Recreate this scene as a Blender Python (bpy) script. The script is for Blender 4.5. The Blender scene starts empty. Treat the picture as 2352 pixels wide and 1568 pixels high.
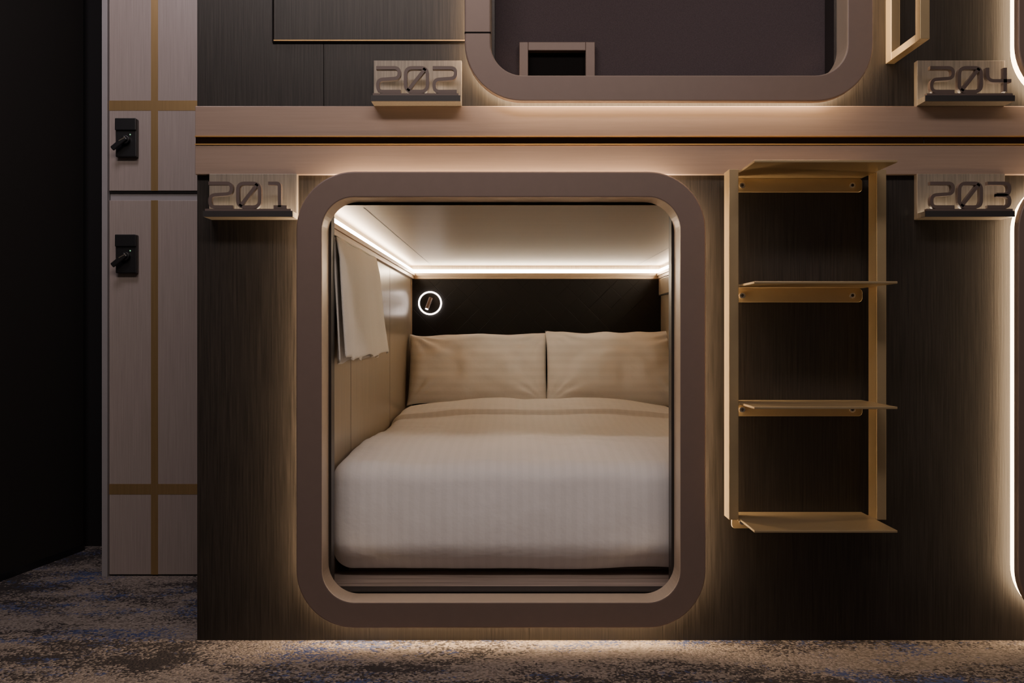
import bpy, math, random
from mathutils import Vector, noise, Matrix
random.seed(4)
# ------------------------------------------------------------------ layout
# Elevation drawing of the pod front: 1 drawing unit = 1.15 mm, u to the right, v downwards
U=0.00115; D=2300*U; CU=1176; HV=766; FV=1470
def X(u): return (u-CU)*U
def Z(v): return (FV-v)*U
def XD(u,y): return (u-CU)*U*(1+y/D)
def ZD(v,y): return (FV-HV)*U-(v-HV)*U*(1+y/D)
S=bpy.context.scene
COL=S.collection

# ------------------------------------------------------------------ materials
def newmat(name):
    m=bpy.data.materials.new(name); m.use_nodes=True
    nt=m.node_tree; b=nt.nodes['Principled BSDF']
    return m,nt,b
def N(nt,t,**k):
    n=nt.nodes.new(t)
    for a,v in k.items(): setattr(n,a,v)
    return n
def pm(name,base,rough=0.5,metal=0.0,grain=None,dark=0.7,gscale=(60,60,1.2),bump=0.05,coat=0.0,spec=0.5,rvar=0.0):
    m,nt,b=newmat(name)
    b.inputs['Roughness'].default_value=rough
    b.inputs['Metallic'].default_value=metal
    b.inputs['Coat Weight'].default_value=coat
    b.inputs['Specular IOR Level'].default_value=spec
    tc=N(nt,'ShaderNodeTexCoord'); mp=N(nt,'ShaderNodeMapping')
    nt.links.new(tc.outputs['Object'],mp.inputs['Vector'])
    mp.inputs['Scale'].default_value=gscale if grain else (30,30,30)
    no=N(nt,'ShaderNodeTexNoise'); no.inputs['Scale'].default_value=grain or 1.0
    no.inputs['Detail'].default_value=6; no.inputs['Roughness'].default_value=0.65
    nt.links.new(mp.outputs[0],no.inputs['Vector'])
    r=N(nt,'ShaderNodeValToRGB')
    r.color_ramp.elements[0].position=0.3; r.color_ramp.elements[1].position=0.7
    c0=[c*dark for c in base]+[1]; c1=list(base)+[1]
    if not grain: c0=[c*0.94 for c in base]+[1]
    r.color_ramp.elements[0].color=c0; r.color_ramp.elements[1].color=c1
    nt.links.new(no.outputs['Fac'],r.inputs[0]); nt.links.new(r.outputs[0],b.inputs['Base Color'])
    if bump:
        bp=N(nt,'ShaderNodeBump'); bp.inputs['Strength'].default_value=bump; bp.inputs['Distance'].default_value=0.002
        nt.links.new(no.outputs['Fac'],bp.inputs['Height']); nt.links.new(bp.outputs[0],b.inputs['Normal'])
    return m
def emis(name,col,st):
    m,nt,b=newmat(name)
    b.inputs['Base Color'].default_value=(0.8,0.8,0.8,1)
    b.inputs['Emission Color'].default_value=(*col,1); b.inputs['Emission Strength'].default_value=st
    return m
WARM=(1.0,0.70,0.41)
M_wood=pm('dark_wood_laminate',(0.032,0.0265,0.023),0.42,0.0,grain=1.0,dark=0.25,gscale=(230,230,6),bump=0.22,spec=.4)
M_band=pm('taupe_metal_band',(0.36,0.262,0.208),0.38,0.35,grain=1.0,dark=0.88,gscale=(6,200,260),bump=0.04)
M_frame=pm('bronze_frame',(0.195,0.140,0.118),0.45,0.15,bump=0.02)
M_reveal=pm('champagne_reveal',(0.64,0.51,0.38),0.35,0.25,bump=0.0)
M_jamb=pm('dark_jamb',(0.035,0.030,0.028),0.4,0.2,bump=0.0)
M_matte=pm('matte_black',(0.008,0.007,0.007),0.9,0.0,bump=0.0,spec=.1)
M_black=pm('black_plastic',(0.012,0.012,0.013),0.35,0.0,bump=0.02)
M_gloss=pm('bronze_mirror',(0.10,0.055,0.03),0.08,1.0,bump=0.0)
M_gold=pm('gold_inlay',(0.50,0.335,0.155),0.32,0.75,grain=1.0,dark=0.85,gscale=(200,200,5),bump=0.02)
M_goldline=pm('gold_edge',(0.80,0.47,0.17),0.3,0.8,bump=0)
M_locker=pm('locker_laminate',(0.38,0.315,0.280),0.42,0.1,grain=1.0,dark=0.74,gscale=(300,300,5),bump=0.04)
M_lockside=pm('locker_side',(0.30,0.28,0.28),0.5,0.1,bump=0)
M_ladder=pm('champagne_steel',(0.52,0.395,0.225),0.36,0.65,bump=0.03)
M_steel=pm('polished_screw',(0.80,0.72,0.58),0.25,1.0,bump=0)
M_ceil=pm('pod_ceiling_laminate',(0.19,0.118,0.054),0.36,0.30,grain=1.0,dark=0.75,gscale=(2.5,110,110),bump=0.03,spec=.35)
M_podwall=pm('pod_wall_laminate',(0.42,0.34,0.24),0.30,0.2,grain=1.0,dark=0.62,gscale=(200,200,4),bump=0.05)
M_trim=pm('cove_trim',(0.52,0.40,0.28),0.35,0.3,bump=0)
M_plat=pm('platform_wood',(0.46,0.365,0.31),0.45,0.0,grain=1.0,dark=0.45,gscale=(3,70,70),bump=0.1)
M_sign=pm('sign_plate_wood',(0.30,0.26,0.215),0.38,0.3,grain=1.0,dark=0.6,gscale=(240,240,8),bump=0.08)
M_signnum=pm('sign_digits',(0.120,0.088,0.078),0.45,0.15,bump=0)
M_signedge=pm('sign_dark_edge',(0.035,0.032,0.032),0.4,0.1,bump=0)
M_part=pm('partition_fabric',(0.012,0.009,0.0065),0.85,0.0,grain=1.0,dark=0.7,gscale=(350,350,350),bump=0.1)
M_backw=pm('dark_wall_paint',(0.006,0.005,0.005),0.9,0,bump=0)
M_ceilr=pm('room_ceiling_paint',(0.12,0.11,0.10),0.9,0,bump=0)
M_blind=pm('blind_fabric',(0.080,0.060,0.068),0.9,0.0,grain=1.0,dark=0.6,gscale=(400,400,400),bump=0.3)
M_led=emis('led_warm',WARM,23)
M_ledb=emis('led_warm_dimmed',WARM,15)
M_ledin=emis('led_cove',(1.0,0.81,0.59),44)
M_ring=emis('led_ring',(1.0,0.86,0.80),12)
M_signled=emis('led_sign',(1.0,0.80,0.56),13)
M_green=emis('indicator_green',(0.1,1.0,0.3),0.6)

def carpet():
    m,nt,b=newmat('patterned_loop_carpet'); L=nt.links.new
    b.inputs['Roughness'].default_value=0.95; b.inputs['Specular IOR Level'].default_value=0.15
    tc=N(nt,'ShaderNodeTexCoord')
    vo=N(nt,'ShaderNodeTexVoronoi'); vo.inputs['Scale'].default_value=165; L(tc.outputs['Object'],vo.inputs['Vector'])
    sc=N(nt,'ShaderNodeSeparateColor'); L(vo.outputs['Color'],sc.inputs[0])
    def nz(scale,det,rough,loc,s3=(1,1,1)):
        mp=N(nt,'ShaderNodeMapping'); mp.inputs['Location'].default_value=loc; mp.inputs['Scale'].default_value=s3
        L(vo.outputs['Position'],mp.inputs['Vector'])
        n=N(nt,'ShaderNodeTexNoise'); n.inputs['Scale'].default_value=scale; n.inputs['Detail'].default_value=det; n.inputs['Roughness'].default_value=rough
        L(mp.outputs[0],n.inputs['Vector']); return n.outputs['Fac']
    def addr(a,ch,k):
        s=N(nt,'ShaderNodeMath',operation='MULTIPLY_ADD'); L(sc.outputs[ch],s.inputs[0]); s.inputs[1].default_value=k; L(a,s.inputs[2]); return s.outputs[0]
    def ramp(a,p0,p1):
        r=N(nt,'ShaderNodeMapRange'); r.inputs['From Min'].default_value=p0; r.inputs['From Max'].default_value=p1
        L(a,r.inputs['Value']); return r.outputs[0]
    def mix(f,a,bb):
        x=N(nt,'ShaderNodeMix',data_type='RGBA'); L(f,x.inputs['Factor'])
        for s,v in (('A',a),('B',bb)):
            i=[q for q in x.inputs if q.name==s and q.type=='RGBA'][0]
            if isinstance(v,tuple): i.default_value=(*v,1)
            else: L(v,i)
        return [q for q in x.outputs if q.type=='RGBA'][0]
    n1=addr(nz(3.0,8,0.72,(3,1,0),(0.7,1.3,1)),0,.16); n2=addr(nz(3.6,8,0.75,(9,4,0),(0.6,1.4,1)),1,.16)
    c=mix(sc.outputs[2],(0.160,0.133,0.115),(0.33,0.28,0.243))
    c=mix(ramp(n1,0.580,0.625),c,(0.052,0.045,0.044))
    c=mix(ramp(n2,0.650,0.70),c,(0.068,0.088,0.185))
    L(c,b.inputs['Base Color'])
    bp=N(nt,'ShaderNodeBump'); bp.invert=True; bp.inputs['Strength'].default_value=1.0; bp.inputs['Distance'].default_value=0.005
    L(vo.outputs['Distance'],bp.inputs['Height']); L(bp.outputs[0],b.inputs['Normal'])
    return m
M_carpet=carpet()
def linen(name,base,k=0.955,axis='X',per=.030):
    m,nt,b=newmat(name); L=nt.links.new
    b.inputs['Sheen Weight'].default_value=0.1
    b.inputs['Specular IOR Level'].default_value=0.3
    tc=N(nt,'ShaderNodeTexCoord'); sp=N(nt,'ShaderNodeSeparateXYZ'); L(tc.outputs['Object'],sp.inputs[0])
    mu=N(nt,'ShaderNodeMath',operation='MULTIPLY'); mu.inputs[1].default_value=2*math.pi/per; L(sp.outputs[axis],mu.inputs[0])
    si=N(nt,'ShaderNodeMath',operation='SINE'); L(mu.outputs[0],si.inputs[0])
    mr=N(nt,'ShaderNodeMapRange'); mr.inputs['From Min'].default_value=-0.25; mr.inputs['From Max'].default_value=0.25; L(si.outputs[0],mr.inputs['Value'])
    r=N(nt,'ShaderNodeValToRGB')
    r.color_ramp.elements[0].color=(*[c*k for c in base],1); r.color_ramp.elements[1].color=(*base,1)
    L(mr.outputs[0],r.inputs[0]); L(r.outputs[0],b.inputs['Base Color'])
    rr=N(nt,'ShaderNodeMapRange'); rr.inputs['To Min'].default_value=.55; rr.inputs['To Max'].default_value=.85; L(mr.outputs[0],rr.inputs['Value']); L(rr.outputs[0],b.inputs['Roughness'])
    no=N(nt,'ShaderNodeTexNoise'); no.inputs['Scale'].default_value=6; no.inputs['Detail'].default_value=5; L(tc.outputs['Object'],no.inputs['Vector'])
    bp=N(nt,'ShaderNodeBump'); bp.inputs['Strength'].default_value=0.4; bp.inputs['Distance'].default_value=0.025
    L(no.outputs['Fac'],bp.inputs['Height']); L(bp.outputs[0],b.inputs['Normal'])
    return m
M_duvet=linen('white_striped_linen',(0.86,0.835,0.825),k=.965)
M_pillow=linen('pillow_linen',(0.89,0.87,0.85),axis='Z',per=.036)
def towelmat():
    m,nt,b=newmat('terry_towel'); L=nt.links.new
    b.inputs['Roughness'].default_value=0.95; b.inputs['Sheen Weight'].default_value=0.4
    tc=N(nt,'ShaderNodeTexCoord'); no=N(nt,'ShaderNodeTexNoise'); no.inputs['Scale'].default_value=350; L(tc.outputs['Object'],no.inputs['Vector'])
    r=N(nt,'ShaderNodeValToRGB'); r.color_ramp.elements[0].color=(0.78,0.73,0.65,1); r.color_ramp.elements[1].color=(0.90,0.86,0.79,1)
    L(no.outputs['Fac'],r.inputs[0]); L(r.outputs[0],b.inputs['Base Color'])
    bp=N(nt,'ShaderNodeBump'); bp.inputs['Strength'].default_value=0.5; bp.inputs['Distance'].default_value=0.003
    L(no.outputs['Fac'],bp.inputs['Height']); L(bp.outputs[0],b.inputs['Normal']); return m
M_towel=towelmat()
def leather():
    m,nt,b=newmat('quilted_black_leather'); L=nt.links.new
    b.inputs['Roughness'].default_value=0.5; b.inputs['Specular IOR Level'].default_value=0.25
    tc=N(nt,'ShaderNodeTexCoord'); sp=N(nt,'ShaderNodeSeparateXYZ'); L(tc.outputs['Object'],sp.inputs[0])
    outs=[]
    for op in ('ADD','SUBTRACT'):
        a=N(nt,'ShaderNodeMath',operation=op); L(sp.outputs['X'],a.inputs[0]); L(sp.outputs['Z'],a.inputs[1])
        p=N(nt,'ShaderNodeMath',operation='PINGPONG'); p.inputs[1].default_value=0.055; L(a.outputs[0],p.inputs[0])
        mr=N(nt,'ShaderNodeMapRange'); mr.inputs['From Max'].default_value=0.003; L(p.outputs[0],mr.inputs['Value']); outs.append(mr.outputs[0])
    mm=N(nt,'ShaderNodeMath',operation='MINIMUM'); L(outs[0],mm.inputs[0]); L(outs[1],mm.inputs[1])
    bp=N(nt,'ShaderNodeBump'); bp.inputs['Strength'].default_value=0.4; bp.inputs['Distance'].default_value=0.002
    L(mm.outputs[0],bp.inputs['Height']); L(bp.outputs[0],b.inputs['Normal'])
    r=N(nt,'ShaderNodeValToRGB'); r.color_ramp.elements[0].color=(0.002,0.002,0.002,1); r.color_ramp.elements[1].color=(0.0055,0.0048,0.0045,1)
    L(mm.outputs[0],r.inputs[0]); L(r.outputs[0],b.inputs['Base Color'])
    return m
M_leather=leather()

# ------------------------------------------------------------------ mesh helpers
def group(name):
    e=bpy.data.objects.new(name,None); e.empty_display_size=0.1; COL.objects.link(e); return e
def mk(name,verts,faces,mats,parent=None,smooth=False,midx=None):
    me=bpy.data.meshes.new(name); me.from_pydata([tuple(v) for v in verts],[],faces)
    if not isinstance(mats,(list,tuple)): mats=[mats]
    for m in mats: me.materials.append(m)
    if midx:
        for p,i in zip(me.polygons,midx): p.material_index=i
    import bmesh
    bm=bmesh.new(); bm.from_mesh(me); bmesh.ops.recalc_face_normals(bm,faces=bm.faces); bm.to_mesh(me); bm.free()
    if smooth:
        for p in me.polygons: p.use_smooth=True
    me.update()
    o=bpy.data.objects.new(name,me); COL.objects.link(o)
    if parent: o.parent=parent
    return o
def boxgeo(x0,x1,y0,y1,z0,z1):
    x0,x1=sorted((x0,x1)); y0,y1=sorted((y0,y1)); z0,z1=sorted((z0,z1))
    v=[(x0,y0,z0),(x1,y0,z0),(x1,y1,z0),(x0,y1,z0),(x0,y0,z1),(x1,y0,z1),(x1,y1,z1),(x0,y1,z1)]
    f=[(0,3,2,1),(4,5,6,7),(0,1,5,4),(1,2,6,5),(2,3,7,6),(3,0,4,7)]
    return v,f
def bevel(o,w,seg=2):
    b=o.modifiers.new('bevel','BEVEL'); b.width=w; b.segments=seg; b.limit_method='ANGLE'; return o
def box(name,x0,x1,y0,y1,z0,z1,mat,parent=None,bev=0):
    v,f=boxgeo(x0,x1,y0,y1,z0,z1); o=mk(name,v,f,mat,parent)
    if bev: bevel(o,bev)
    return o
def boxes(name,lst,mat,parent=None,bev=0):
    V=[];F=[]
    for b in lst:
        v,f=boxgeo(*b); k=len(V); V+=v; F+=[tuple(i+k for i in q) for q in f]
    o=mk(name,V,F,mat,parent)
    if bev: bevel(o,bev)
    return o
def cyl(name,c,axis,r,h,mat,parent=None,n=32,bev=0,r2=None):
    a=Vector(axis).normalized(); q=a.to_track_quat('Z','Y'); c=Vector(c); V=[];F=[]
    r2=r if r2 is None else r2
    for k,(rr,s) in enumerate(((r,-h/2),(r2,h/2))):
        for i in range(n):
            t=2*math.pi*i/n; V.append(c+q@Vector((rr*math.cos(t),rr*math.sin(t),s)))
    for i in range(n): F.append((i,(i+1)%n,n+(i+1)%n,n+i))
    F.append(tuple(range(n))[::-1]); F.append(tuple(range(n,2*n)))
    o=mk(name,V,F,mat,parent)
    if bev: bevel(o,bev)
    return o
def rrect(x0,x1,z0,z1,r,n=14):
    P=[]
    for cx,cz,a0 in ((x1-r,z1-r,0),(x0+r,z1-r,90),(x0+r,z0+r,180),(x1-r,z0+r,270)):
        for i in range(n+1):
            a=math.radians(a0+90*i/n); P.append((cx+r*math.cos(a),cz+r*math.sin(a)))
    return P
def loft(name,rect,r,prof,mat,parent=None,closed=True,midx=None,smooth=False,cap=False):
    x0,x1,z0,z1=rect; V=[];F=[];MI=[]; n=None
    for ins,y in prof:
        P=rrect(x0+ins,x1-ins,z0+ins,z1-ins,max(r-ins,0.0005)); n=len(P); V+=[(p[0],y,p[1]) for p in P]
    m=len(prof)
    for k in range(m if closed else m-1):
        k2=(k+1)%m
        for i in range(n):
            F.append((k*n+i,k*n+(i+1)%n,k2*n+(i+1)%n,k2*n+i)); MI.append(midx[k] if midx else 0)
    if cap:
        F.append(tuple(range(n))); F.append(tuple(range((m-1)*n,m*n)))
    return mk(name,V,F,mat,parent,smooth,MI if midx else None)

# ------------------------------------------------------------------ room shell
UR=3700; VT=-930
XL,XR=X(453),X(UR); ZT=Z(VT)
frames={'lower_a':(693,1610,403,1425),'upper_a':(1070,1985,-776,246),'lower_b':(2309,3226,403,1425),'upper_b':(2309,3226,-776,246)}
us=sorted({453,UR}|{f[0]+50 for f in frames.values()}|{f[1]-50 for f in frames.values()})
vs=sorted({VT,FV}|{f[2]+50 for f in frames.values()}|{f[3]-50 for f in frames.values()})
cells=[]
for i in range(len(us)-1):
    for j in range(len(vs)-1):
        cu=(us[i]+us[i+1])/2; cv=(vs[j]+vs[j+1])/2
        if any(f[0]+50<cu<f[1]-50 and f[2]+50<cv<f[3]-50 for f in frames.values()): continue
        cells.append((X(us[i]),X(us[i+1]),0,0.012,Z(vs[j+1]),Z(vs[j])))
boxes('wall_front',cells,M_wood)
box('wall_side',XL,XL+0.015,0.012,2.45,0,ZT,M_wood)
box('floor',-3.2,XR,-4.2,3.0,-0.05,0,M_carpet)
box('ceiling',-3.2,XR,-4.2,3.0,ZT,ZT+0.06,M_ceilr)
box('wall_back',-3.2,XL,1.17,1.22,0,ZT,M_backw)
def slab(name,p,q,th,z0,z1,mat):
    p=Vector(p);q=Vector(q); d=(q-p).normalized(); nn=Vector((-d.y,d.x))*th
    V=[(a.x,a.y,z) for z in (z0,z1) for a in (p,q,q+nn,p+nn)]
    return mk(name,V,[(0,1,2,3),(4,5,6,7),(0,1,5,4),(1,2,6,5),(2,3,7,6),(3,0,4,7)],mat)
slab('wall_left',(-1.96,-1.25),(-1.603,1.10),0.06,0,ZT,M_part)
slab('baseboard_left',(-1.955,-1.25),(-1.598,1.10),0.012,0,0.025,M_black)

box('trim_1',XL,XR,-0.018,0,Z(316),Z(247),M_band,bev=0.0015)
box('trim_2',XL,XR,-0.018,0,Z(403),Z(337),M_band,bev=0.0015)
t3=group('trim_3')
box('mirror_channel',XL-0.001,XR,-0.010,0,Z(337),Z(316),M_gloss,t3)
boxes('gold_lines',[(XL,XR,-0.0205,-0.008,Z(317.5),Z(315)),(XL,XR,-0.0205,-0.008,Z(336),Z(333))],M_goldline,t3)
box('joint',X(2118)-.001,X(2118)+.001,-0.0108,0,Z(334),Z(318),M_black,t3)

h=group('wall_access_hatch')
box('panel',X(630),X(1108),-0.006,-0.0002,Z(93),Z(-520),M_wood,h,bev=0.001)
box('bottom_edge',X(630),X(1108),-0.008,-0.0002,Z(95.5),Z(93.4),M_goldline,h)
box('bottom_gap',X(630),X(1108),-0.0065,-0.0002,Z(98.5),Z(95.6),M_matte,h)
box('side_edge',X(626.5),X(629.6),-0.007,-0.0002,Z(98.5),Z(-520),M_matte,h)
box('wall_seam',X(743),X(744.5),-0.0006,-0.0001,Z(246),Z(99),M_matte,h)

# ------------------------------------------------------------------ portal frames
def portal(key,open_pod,led=M_led):
    f=frames[key]; rect=(X(f[0]),X(f[1]),Z(f[3]),Z(f[2])); r=130*U
    g=group('pod_portal_frame')
    u=U
    loft('frame_ring',rect,r,[(0,-.046),(0,-.064),(1*u,-.0665),(3*u,-.0675),(55*u,-.0675),(57*u,-.0668),(58*u,-.064),(60*u,.012),(52*u,.012),(52*u,-.046)],
        [M_frame,M_reveal],g,midx=[0,0,0,0,0,1,1,0,0,0])
    loft('led_strip',rect,r,[(11*u,-.0455),(11*u,-.0005)],led,g,closed=False)
    a=(X(f[0]+66),X(f[1]-66),Z(f[3]-66),Z(f[2]+66)); y0,y1=.0125,.06; o=24*u
    boxes('blind_guides',[(a[0]-o,a[0],y0,y1,a[2]-o,a[3]+o),(a[1],a[1]+o,y0,y1,a[2]-o,a[3]+o),
                          (a[0],a[1],y0,y1,a[2]-o,a[2]),(a[0],a[1],y0,y1,a[3],a[3]+o)],M_jamb,g)
    if not open_pod:
        boxes('reveal_box',[(a[0]-o,a[0],y1,.12,a[2]-o,a[3]+o),(a[1],a[1]+o,y1,.12,a[2]-o,a[3]+o),
                          (a[0],a[1],y1,.12,a[2]-o,a[2]),(a[0],a[1],y1,.12,a[3],a[3]+o)],M_jamb,g)
        box('roller_blind',a[0]+.0005,a[1]-.0005,.088,.091,a[2]+.0005,a[3]-.0005,M_blind,g)
    return g
g1=portal('lower_a',True)
g2=portal('upper_a',False)
portal('lower_b',False,M_ledb); portal('upper_b',False,M_ledb)
box('joint',X(1070)-.0004,X(1070)+58.5*U,-.0680,-.047,Z(94),Z(90.5),M_matte,g2)
boxes('pull_frame',[(X(1193),X(1214),.060,.0879,Z(200),Z(81)),(X(1349),X(1371),.060,.0879,Z(200),Z(81)),
                    (X(1214),X(1349),.060,.0879,Z(101),Z(81)),(X(1214),X(1349),.060,.0879,Z(200),Z(180))],M_frame,g2,bev=.0015)
box('pull_recess',X(1214),X(1349),.084,.0879,Z(180),Z(101),M_matte,g2)

# ------------------------------------------------------------------ pod interior
YB=2.39
uL,uR=736,1824; vC,vF=470,1362
xl,xr=X(uL),X(uR)
box('wall_pod_left',xl-.015,xl,.0125,YB,Z(vF),Z(vC),M_podwall)
box('wall_pod_right',xr,xr+.015,.0125,YB,Z(vF),Z(vC),M_podwall)
box('wall_pod_back',xl-.015,xr+.015,YB,YB+.015,Z(vF),Z(vC),M_podwall)
box('ceiling_pod',xl-.015,xr+.015,.0125,YB+.015,Z(vC),Z(vC)+.012,M_ceil)
box('floor_pod',xl-.015,xr+.015,.0125,YB+.015,Z(vF)-.02,Z(vF),M_plat)
seams=group('ceiling_panel_joints')
boxes('joints',[(X(827)-.0014,X(827)+.0014,.07,YB-.03,Z(vC)-.0006,Z(vC)-.0001),(X(1717)-.0014,X(1717)+.0014,.07,YB-.03,Z(vC)-.0006,Z(vC)-.0001)],M_jamb,seams)
ws=group('wall_panel_joints')
boxes('joints',[(xl+.0001,xl+.0006,yy-.0012,yy+.0012,Z(vF),Z(526)) for yy in (.50,1.50)],M_jamb,ws)
cv=group('cove_light')
def cove(name,p,v0,v1,mat):
    boxes(name,[(xl+.0003,xl+p,.07,YB-.0003,Z(v1),Z(v0)),(xr-p,xr-.0003,.07,YB-.0003,Z(v1),Z(v0)),(xl+p,xr-p,YB-p,YB-.0003,Z(v1),Z(v0))],mat,cv)
cove('led_diffuser',.010,486,501,M_ledin)
cove('ledge',.020,502,514,M_trim)
cove('ledge_lower',.014,514,527,M_trim)
hb=group('headboard')
box('padded_panel',xl+.001,xr-.001,YB-.022,YB-.001,Z(vF)+.001,Z(528),M_leather,hb,bev=.004)
box('edge_left',xl+.0005,xl+.006,YB-.03,YB-.022,Z(vF)+.001,Z(528),M_trim,hb)
cb=group('wall_shelf_cabinet')
box('cabinet',xr-.012,xr-.0005,1.7,YB-.03,Z(598),Z(529),M_podwall,cb,bev=.002)
box('cabinet_base',xr-.012,xr-.0005,1.7,YB-.03,Z(602),Z(599),M_jamb,cb)

rl=group('wall_reading_lamp')
yc=YB-.030; cx,cz=XD(988,yc),ZD(696,yc); R=.0555
V=[];F=[];n=64;mm=10
for i in range(n):
    t=2*math.pi*i/n
    for j in range(mm):
        s=2*math.pi*j/mm; rr=R+.0036*math.cos(s)
        V.append((cx+rr*math.cos(t),yc+.004*math.sin(s)-.006,cz+rr*math.sin(t)))
for i in range(n):
    for j in range(mm):
        F.append((i*mm+j,i*mm+(j+1)%mm,((i+1)%n)*mm+(j+1)%mm,((i+1)%n)*mm+j))
mk('light_ring',V,F,M_ring,rl,True)
cyl('base_disc',(cx,yc-.0,cz),(0,1,0),.0510,.014,M_black,rl,48,.001)
cyl('pivot',(cx+.002,yc-.018,cz+.003),(0,1,0),.008,.024,M_black,rl)
dv=Vector((-.30,-.35,-.9)).normalized(); c0=Vector((cx-.004,yc-.032,cz-.002))
cyl('spot_tube',c0,dv,.0095,.062,M_frame,rl,24,.001)
cyl('spot_lens',c0+dv*.0315,dv,.0075,.002,M_ring,rl,24)

# ------------------------------------------------------------------ bed
def smooth(a,b,x):
    t=max(0,min(1,(x-a)/(b-a))); return t*t*(3-2*t)
bed=group('bed')
bx0,bx1=xl+.002,xr-.002; by0,by1=.135,YB-.024; bz0,bz1=Z(1347),Z(1086)
box('bed_base',bx0+.03,bx1-.03,by0+.13,by1-.002,Z(vF)+.0005,bz0+.03,M_plat,bed)
box('mattress',bx0+.03,bx1-.03,by0+.10,by1-.002,bz0+.03,bz1-.05,M_pillow,bed,bev=.03)
def grid_box(name,x0,x1,y0,y1,z0,z1,nx,ny,nz,r,fn,mat,parent):
    idx={};V=[];F=[]
    def vid(i,j,k):
        if (i,j,k) in idx: return idx[(i,j,k)]
        p=Vector((x0+(x1-x0)*i/nx,y0+(y1-y0)*j/ny,z0+(z1-z0)*k/nz))
        q=Vector((min(max(p.x,x0+r),x1-r),min(max(p.y,y0+r),y1-r),min(max(p.z,z0+r),z1-r)))
        d=p-q
        if d.length>1e-9:
            nrm=d.normalized(); p=q+nrm*r
        else: nrm=Vector((0,0,1))
        p=fn(p,nrm); idx[(i,j,k)]=len(V); V.append(p); return idx[(i,j,k)]
    for k in (0,nz):
        for i in range(nx):
            for j in range(ny): F.append((vid(i,j,k),vid(i+1,j,k),vid(i+1,j+1,k),vid(i,j+1,k)))
    for j in (0,ny):
        for i in range(nx):
            for k in range(nz): F.append((vid(i,j,k),vid(i+1,j,k),vid(i+1,j,k+1),vid(i,j,k+1)))
    for i in (0,nx):
        for j in range(ny):
            for k in range(nz): F.append((vid(i,j,k),vid(i,j+1,k),vid(i,j+1,k+1),vid(i,j,k+1)))
    return mk(name,V,F,mat,parent,True)
def duv(p,nrm):
    xr_=(p.x-(bx0+bx1)/2)/((bx1-bx0)/2); hz=(p.z-bz0)/(bz1-bz0)
    q=p.copy()
    if hz>.4:
        w=smooth(.4,1,hz); back=1-smooth(1.90,2.01,p.y)
        q.z+=w*back*.062*smooth(1.0,1.85,p.y)*(1-abs(xr_)**3*.7)
        q.z+=w*.026*(1-smooth(.5,1.5,p.y))
        seam=1.50+.010*noise.noise(Vector((p.x*3,0,2)))
        q.z+=w*back*.014*smooth(seam,seam+.012,p.y)
        q.z-=w*.008*math.exp(-((p.y-seam+.008)/.012)**2)
        q.z+=w*.007*noise.noise(Vector((p.x*4,p.y*3,1)))+w*.004*noise.noise(Vector((p.x*10,p.y*6,5)))
        q.z+=w*.006*max(0,noise.noise(Vector((p.x*5+p.y*9,p.y*5-p.x*3,8))))
        q.z-=w*.016*(1-smooth(by0,by0+.35,p.y))
    front=1-smooth(by0,by0+.14,p.y)
    q.y-=front*(.014*math.sin(math.pi*min(1,hz))+.006*noise.noise(Vector((p.x*5,p.z*5,9)))+.003*noise.noise(Vector((p.x*20,p.z*4,3))))
    q.y+=front*.035*(1-smooth(0,.30,hz))
    q.z+=front*.010*noise.noise(Vector((p.x*4,3,3)))*(1-smooth(0,.3,hz))
    return q
grid_box('duvet',bx0,bx1,by0,by1-.06,bz0,bz1,130,260,36,.052,duv,M_duvet,bed)

def pillow(px,w,hh,T,py,pz,tilt,yaw,seed):
    n=56; V=[];F=[]
    rot=Matrix.Rotation(yaw,3,'Z')@Matrix.Rotation(tilt,3,'X')
    for side in (1,-1):
        for i in range(n+1):
            for j in range(n+1):
                s=-1+2*i/n; t=-1+2*j/n
                s=math.copysign(abs(s)**.8,s); t=math.copysign(abs(t)**.8,t)
                cr=(abs(s)*abs(t))**6
                xx=s*w/2*(1-.018*(1-t*t)+.010*cr); zz=t*hh/2*(1-.06*(1-s*s)+.04*cr)
                e=max(0,(1-abs(s)**3.4))*max(0,(1-abs(t)**3.0)); th=T/2*e**.55
                nz=noise.noise(Vector((s*2.0+seed,t*1.6,side)))*.024+noise.noise(Vector((s*5+seed,t*3,side*3)))*.009
                for cs in (-1,1):
                    for ct in (-1,1):
                        dx,dz=(cs-s)*1.3,(ct-t); rr=math.hypot(dx,dz)
                        if rr<1.2:
                            an=math.atan2(abs(dz),abs(dx)+1e-6)
                            nz+=.006*math.sin(an*15+seed)*math.exp(-((rr-.45)/.30)**2)
                yy=side*th+ nz*min(1,e*3) + .010*noise.noise(Vector((s*3+seed,t*3,7)))
                zz+=.014*noise.noise(Vector((s*2.5,seed,t*.5)))*abs(t)**4
                V.append(Vector((xx,-yy,zz)))
    m=(n+1)**2
    for sd in (0,1):
        for i in range(n):
            for j in range(n):
                a=sd*m+i*(n+1)+j; F.append((a,a+1,a+n+2,a+n+1))
    V=[rot@v+Vector((px,py,pz)) for v in V]
    o=mk('pillow',V,F,M_pillow,None,True)
    import bmesh
    bm=bmesh.new(); bm.from_mesh(o.data); bmesh.ops.remove_doubles(bm,verts=bm.verts,dist=.0015); bmesh.ops.recalc_face_normals(bm,faces=bm.faces)
    bm.to_mesh(o.data); bm.free()
    for p in o.data.polygons: p.use_smooth=True
    return o
pillow(X(1034),.665,.365,.18,2.165,.638,-math.radians(25),0.0,1.3)
pillow(X(1605),.660,.380,.18,2.145,.645,-math.radians(24),-.015,7.9)

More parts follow.
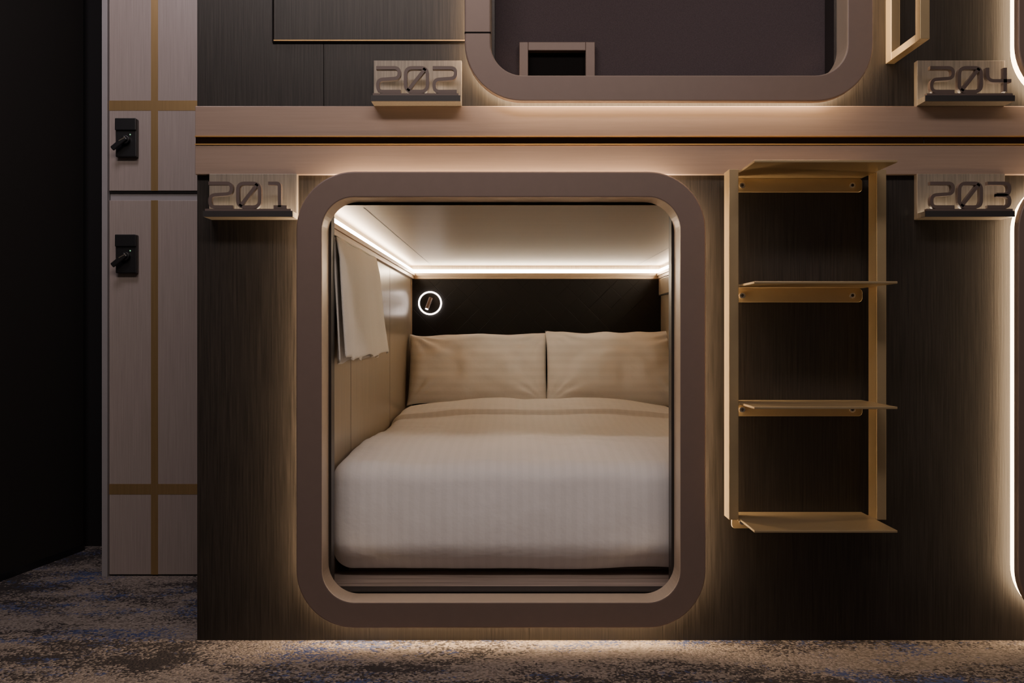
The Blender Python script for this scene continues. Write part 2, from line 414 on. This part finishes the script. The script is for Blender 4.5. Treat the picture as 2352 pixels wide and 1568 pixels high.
# ------------------------------------------------------------------ towel on wall rail
tw=group('towel_on_rail')
xt=xl+.024; zt=Z(543)
cyl('rail',(xt,.4925,zt),(0,1,0),.004,.835,M_steel,tw,16)
for yy in (.08,.895):
    cyl('bracket',(xl+.014,yy,zt),(1,0,0),.006,.026,M_black,tw,16)
def towel_sheet(off,top_y,bot_y,zbot,ph,name):
    V=[];F=[];ny,nz=110,40
    for i in range(ny+1):
        a=i/ny
        for k in range(nz+1):
            b=k/nz
            y0=.068; y1=top_y+(bot_y-top_y)*b**1.3
            y=y0+(y1-y0)*a; z=zt+.006-(zt+.006-zbot)*b
            fold=(.002+.012*b)*math.sin(a*15+ph+.8*b)+.004*b*math.sin(a*37+ph)
            x=xt+off*(.35+.65*min(1,b*6)) +fold*.8+.010*b
            z+=.007*b*math.sin(a*15+ph+1.2)
            x=max(x,xl+.003)
            V.append((x,y,z))
    for i in range(ny):
        for k in range(nz):
            a=i*(nz+1)+k; F.append((a,a+1,a+nz+2,a+nz+1))
    o=mk(name,V,F,M_towel,tw,True); s=o.modifiers.new('thick','SOLIDIFY'); s.thickness=.004; return o
towel_sheet(.012,.85,1.05,Z(828),0,'front_fold')
towel_sheet(-.008,.85,1.00,Z(835),1.5,'back_fold')
V=[];F=[]
for i in range(31):
    for k in range(9):
        t=math.pi*k/8; V.append((xt+.001+.009*math.cos(t),.068+.782*i/30,zt+.005+.006*math.sin(t)))
for i in range(30):
    for k in range(8):
        a=i*9+k; F.append((a,a+1,a+10,a+9))
o=mk('top_fold',V,F,M_towel,tw,True); s=o.modifiers.new('thick','SOLIDIFY'); s.thickness=.003

# ------------------------------------------------------------------ number signs
def rounded(pts,r,closed=False):
    out=[];n=len(pts)
    for i,p in enumerate(pts):
        if not closed and i in (0,n-1): out.append(Vector(p)); continue
        a=Vector(pts[i-1]);b=Vector(p);c=Vector(pts[(i+1)%n])
        d1=(a-b);d2=(c-b); rr=min(r,d1.length*.49,d2.length*.49)
        p1=b+d1.normalized()*rr;p2=b+d2.normalized()*rr
        for k in range(7):
            t=k/6; out.append(p1*(1-t)**2+b*2*t*(1-t)+p2*t*t)
    return out
def stroke(P,w,y0,y1,closed,V,F):
    n=len(P); L=[];R=[]
    for i in range(n):
        if closed: a=P[i-1];c=P[(i+1)%n]
        else: a=P[max(i-1,0)];c=P[min(i+1,n-1)]
        b=P[i]
        d1=(b-a).normalized() if (b-a).length>1e-9 else None
        d2=(c-b).normalized() if (c-b).length>1e-9 else None
        d1=d1 or d2; d2=d2 or d1
        t=(d1+d2).normalized(); nn=Vector((-t.y,t.x)); k=1/max(.5,nn.dot(Vector((-d1.y,d1.x))))
        L.append(b+nn*w/2*k);R.append(b-nn*w/2*k)
    o=len(V)
    for i in range(n):
        for q in (L[i],R[i]):
            for y in (y0,y1): V.append((q.x,y,q.y))
    for i in range(n if closed else n-1):
        a=o+4*i;b=o+4*((i+1)%n)
        F+= [(a,a+2,b+2,b),(a+1,b+1,b+3,a+3),(a,b,b+1,a+1),(a+2,a+3,b+3,b+2)]
    if not closed:
        F.append((o,o+1,o+3,o+2)); e=o+4*(n-1); F.append((e,e+2,e+3,e+1))
def digit(ch,x,z,w,h):
    q=.24*w
    def P(l): return [Vector((x+a*w,z+b*h)) for a,b in l]
    if ch=='2': return [(rounded(P([(-.05,1),(1,1),(1,.56),(.02,.50),(.02,0),(1.06,0)]),q),False)]
    if ch=='0': return [(rounded(P([(0,0),(1,0),(1,1),(0,1)]),q*1.3,True),True),(P([(.10,.03),(.90,.97)]),False)]
    if ch=='1': return [(rounded(P([(.1,1),(.62,1),(.62,0)]),q*.6),False),(P([(.35,0),(.95,0)]),False)]
    if ch=='3': return [(rounded(P([(.0,1),(1,1),(1,.53),(.42,.53)]),q),False),(rounded(P([(.42,.49),(1,.49),(1,0),(.0,0)]),q),False)]
    if ch=='4': return [(rounded(P([(0,1),(0,.45),(1.08,.45)]),q*1.2),False),(P([(.80,1),(.80,0)]),False)]
def sign(txt,u0,vtop):
    g=group('room_number_sign'); vb=vtop+103; U1=u0+200
    box('back_plate',X(u0),X(U1),-.022,-.0003,Z(vb),Z(vtop),M_sign,g,bev=.001)
    box('shelf',X(u0),X(U1),-.070,-.0222,Z(vb),Z(vb-13),M_sign,g,bev=.0008)
    box('shelf_front',X(u0),X(U1),-.074,-.0702,Z(vb),Z(vb-13),M_signedge,g)
    box('led_bar',X(u0+10),X(U1-10),-.050,-.044,Z(vb-13.2),Z(vb-16),M_signled,g)
    V=[];F=[]; x=X(u0+14); w=49*U; hh=53*U; gap=14*U
    zb=Z(vb-22)
    for i,ch in enumerate(txt):
        for P,cl in digit(ch,x+i*(w+gap),zb,w,hh): stroke(P,7.5*U,-.072,-.057,cl,V,F)
    v,f=boxgeo(X(u0+4),X(U1-4),-.072,-.057,Z(vb-13.1),Z(vb-18)); k=len(V); V+=[Vector(a) for a in v]; F+=[tuple(i+k for i in q) for q in f]
    mk('digits',V,F,M_signnum,g)
sign('201',486,402); sign('202',861,144); sign('203',2099,402); sign('204',2099,144)

# ------------------------------------------------------------------ ladder
ld=group('bunk_ladder')
c=1829; zs=[405,657,918,1175]
for v in zs:
    box('tread',X(c-149),X(c+149),-.250,-.001,Z(v+5),Z(v),M_ladder,ld,bev=.001)
    loft('flange',(X(c-150),X(c+150),Z(v+37),Z(v+5.3)),9*U,[(0,-.0008),(0,-.0052),(.0008,-.006)],M_ladder,ld,closed=False,cap=True)
    for su in (c-126,c+126):
        cyl('screw',(X(su),-.0085,Z(v+21.5)),(0,1,0),7*U,.005,M_steel,ld,24,.0012)
        cyl('screw_socket',(X(su),-.0112,Z(v+21.5)),(0,1,0),3.4*U,.0006,M_jamb,ld,12)
for a,b in ((1655.5,1676.5),(1981.5,2002.5)):
    box('rail',X(a),X(b),-.102,-.042,Z(1177),Z(403),M_ladder,ld,bev=.001)
boxes('rail_tabs',[(X(1676),X(1681),-.1,-.05,Z(v+5),Z(v)) for v in zs]+[(X(1977),X(1982),-.1,-.05,Z(v+5),Z(v)) for v in zs],M_ladder,ld)
gb=group('grab_handle')
boxes('loop',[(X(2034),X(2054),-.040,-.0005,Z(147),Z(-480)),(X(2034),X(2054),-.225,-.195,Z(147),Z(-480)),
              (X(2034),X(2054),-.195,-.040,Z(147),Z(130)),(X(2034),X(2054),-.195,-.040,Z(-463),Z(-480))],M_ladder,gb,bev=.001)

# ------------------------------------------------------------------ lockers
lk=group('locker')
yL=.70
def LX(px): return XD(px,yL)
def LZ(py): return ZD(py,yL)
x0=LX(250); x1=XL-.004
box('carcass',x0,x1,yL+.02,1.165,0.0,2.45,M_lockside,lk)
box('side_panel',LX(237),x0-.0005,yL-.012,1.165,0.0,2.45,M_lockside,lk,bev=.001)
def doors(z0,z1,nm):
    box(nm,x0+.001,x1,yL,yL+.0195,z0,z1,M_locker,lk,bev=.0015)
doors(LZ(1319),LZ(460),'lower_door'); doors(LZ(438),2.44,'upper_door')
box('divider_rail',x0+.001,x1,yL+.012,yL+.0199,LZ(460)+.0002,LZ(438)-.0002,M_lockside,lk)
box('divider_gap',x0+.001,x1,yL+.004,yL+.0119,LZ(442),LZ(438)-.0003,M_black,lk)
box('kick_line',x0+.001,x1,yL+.006,yL+.0199,0.001,LZ(1319)-.0003,M_black,lk)
gx0,gx1=LX(347),LX(363); e=.0008
boxes('gold_strips',[(gx0,gx1,yL-e,yL,LZ(1319),LZ(460)),(gx0,gx1,yL-e,yL,LZ(438),2.44),
    (x0+.001,gx0,yL-e,yL,LZ(254),LZ(231)),(gx1,x1,yL-e,yL,LZ(254),LZ(231)),
    (x0+.001,gx0,yL-e,yL,LZ(1135),LZ(1111)),(gx1,x1,yL-e,yL,LZ(1135),LZ(1111))],M_gold,lk)
for k,py in enumerate((275,540)):
    a,b=LX(271),LX(319); zt1=LZ(py); zb1=LZ(py+88)
    box('lock_body',a,b,yL-.022,yL-.0002,zb1,zt1,M_black,lk,bev=.003)
    box('lock_cap',a,b,yL-.028,yL-.0222,zt1-.040,zt1,M_black,lk,bev=.002)
    cxk,czk=LX(296),LZ(py+50)
    cyl('lock_knob',(cxk,yL-.030,czk),(0,1,0),.014,.016,M_black,lk,32,.001)
    dx,dz=-.040,-.032
    pa=Vector((cxk+.006,czk+.006)); pb=Vector((cxk+dx,czk+dz)); V=[];F=[]
    stroke([pa,pb],.017,yL-.046,yL-.038,False,V,F); bevel(mk('lock_lever',V,F,M_black,lk),.003)
    V=[];F=[]; stroke([pa,Vector((cxk-.016,czk-.006))],.003,yL-.0466,yL-.0461,False,V,F); mk('lever_mark',V,F,M_steel,lk)
    cyl('indicator',(cxk+.013,yL-.0225,czk+.019),(0,1,0),.002,.001,M_green,lk,12)

# ------------------------------------------------------------------ lights
def area(name,loc,target,sx,sy,e,col):
    l=bpy.data.lights.new(name,'AREA'); l.shape='RECTANGLE'; l.size=sx; l.size_y=sy; l.energy=e; l.color=col
    o=bpy.data.objects.new(name,l); o.location=loc; o.rotation_euler=(Vector(target)-Vector(loc)).to_track_quat('-Z','Y').to_euler(); COL.objects.link(o); return o
area('ceiling_downlight',(-.1,-1.9,2.70),(.1,0,.9),2.4,.4,52,(1.0,.84,.77))
area('corridor_light',(-1.15,-.3,2.70),(-1.15,.7,1.3),.5,.5,14,(.96,.86,.97))
w=bpy.data.worlds.new('world'); S.world=w; w.use_nodes=True
w.node_tree.nodes['Background'].inputs[0].default_value=(1,.86,.80,1); w.node_tree.nodes['Background'].inputs[1].default_value=.08

# ------------------------------------------------------------------ camera
cam=bpy.data.cameras.new('camera'); co=bpy.data.objects.new('camera',cam); COL.objects.link(co)
co.location=(0,-D,(FV-HV)*U); co.rotation_euler=(math.radians(90),0,0)
cam.sensor_width=36; cam.lens=36*2300/2352; cam.shift_y=-18/2352; cam.clip_start=.01
S.camera=co
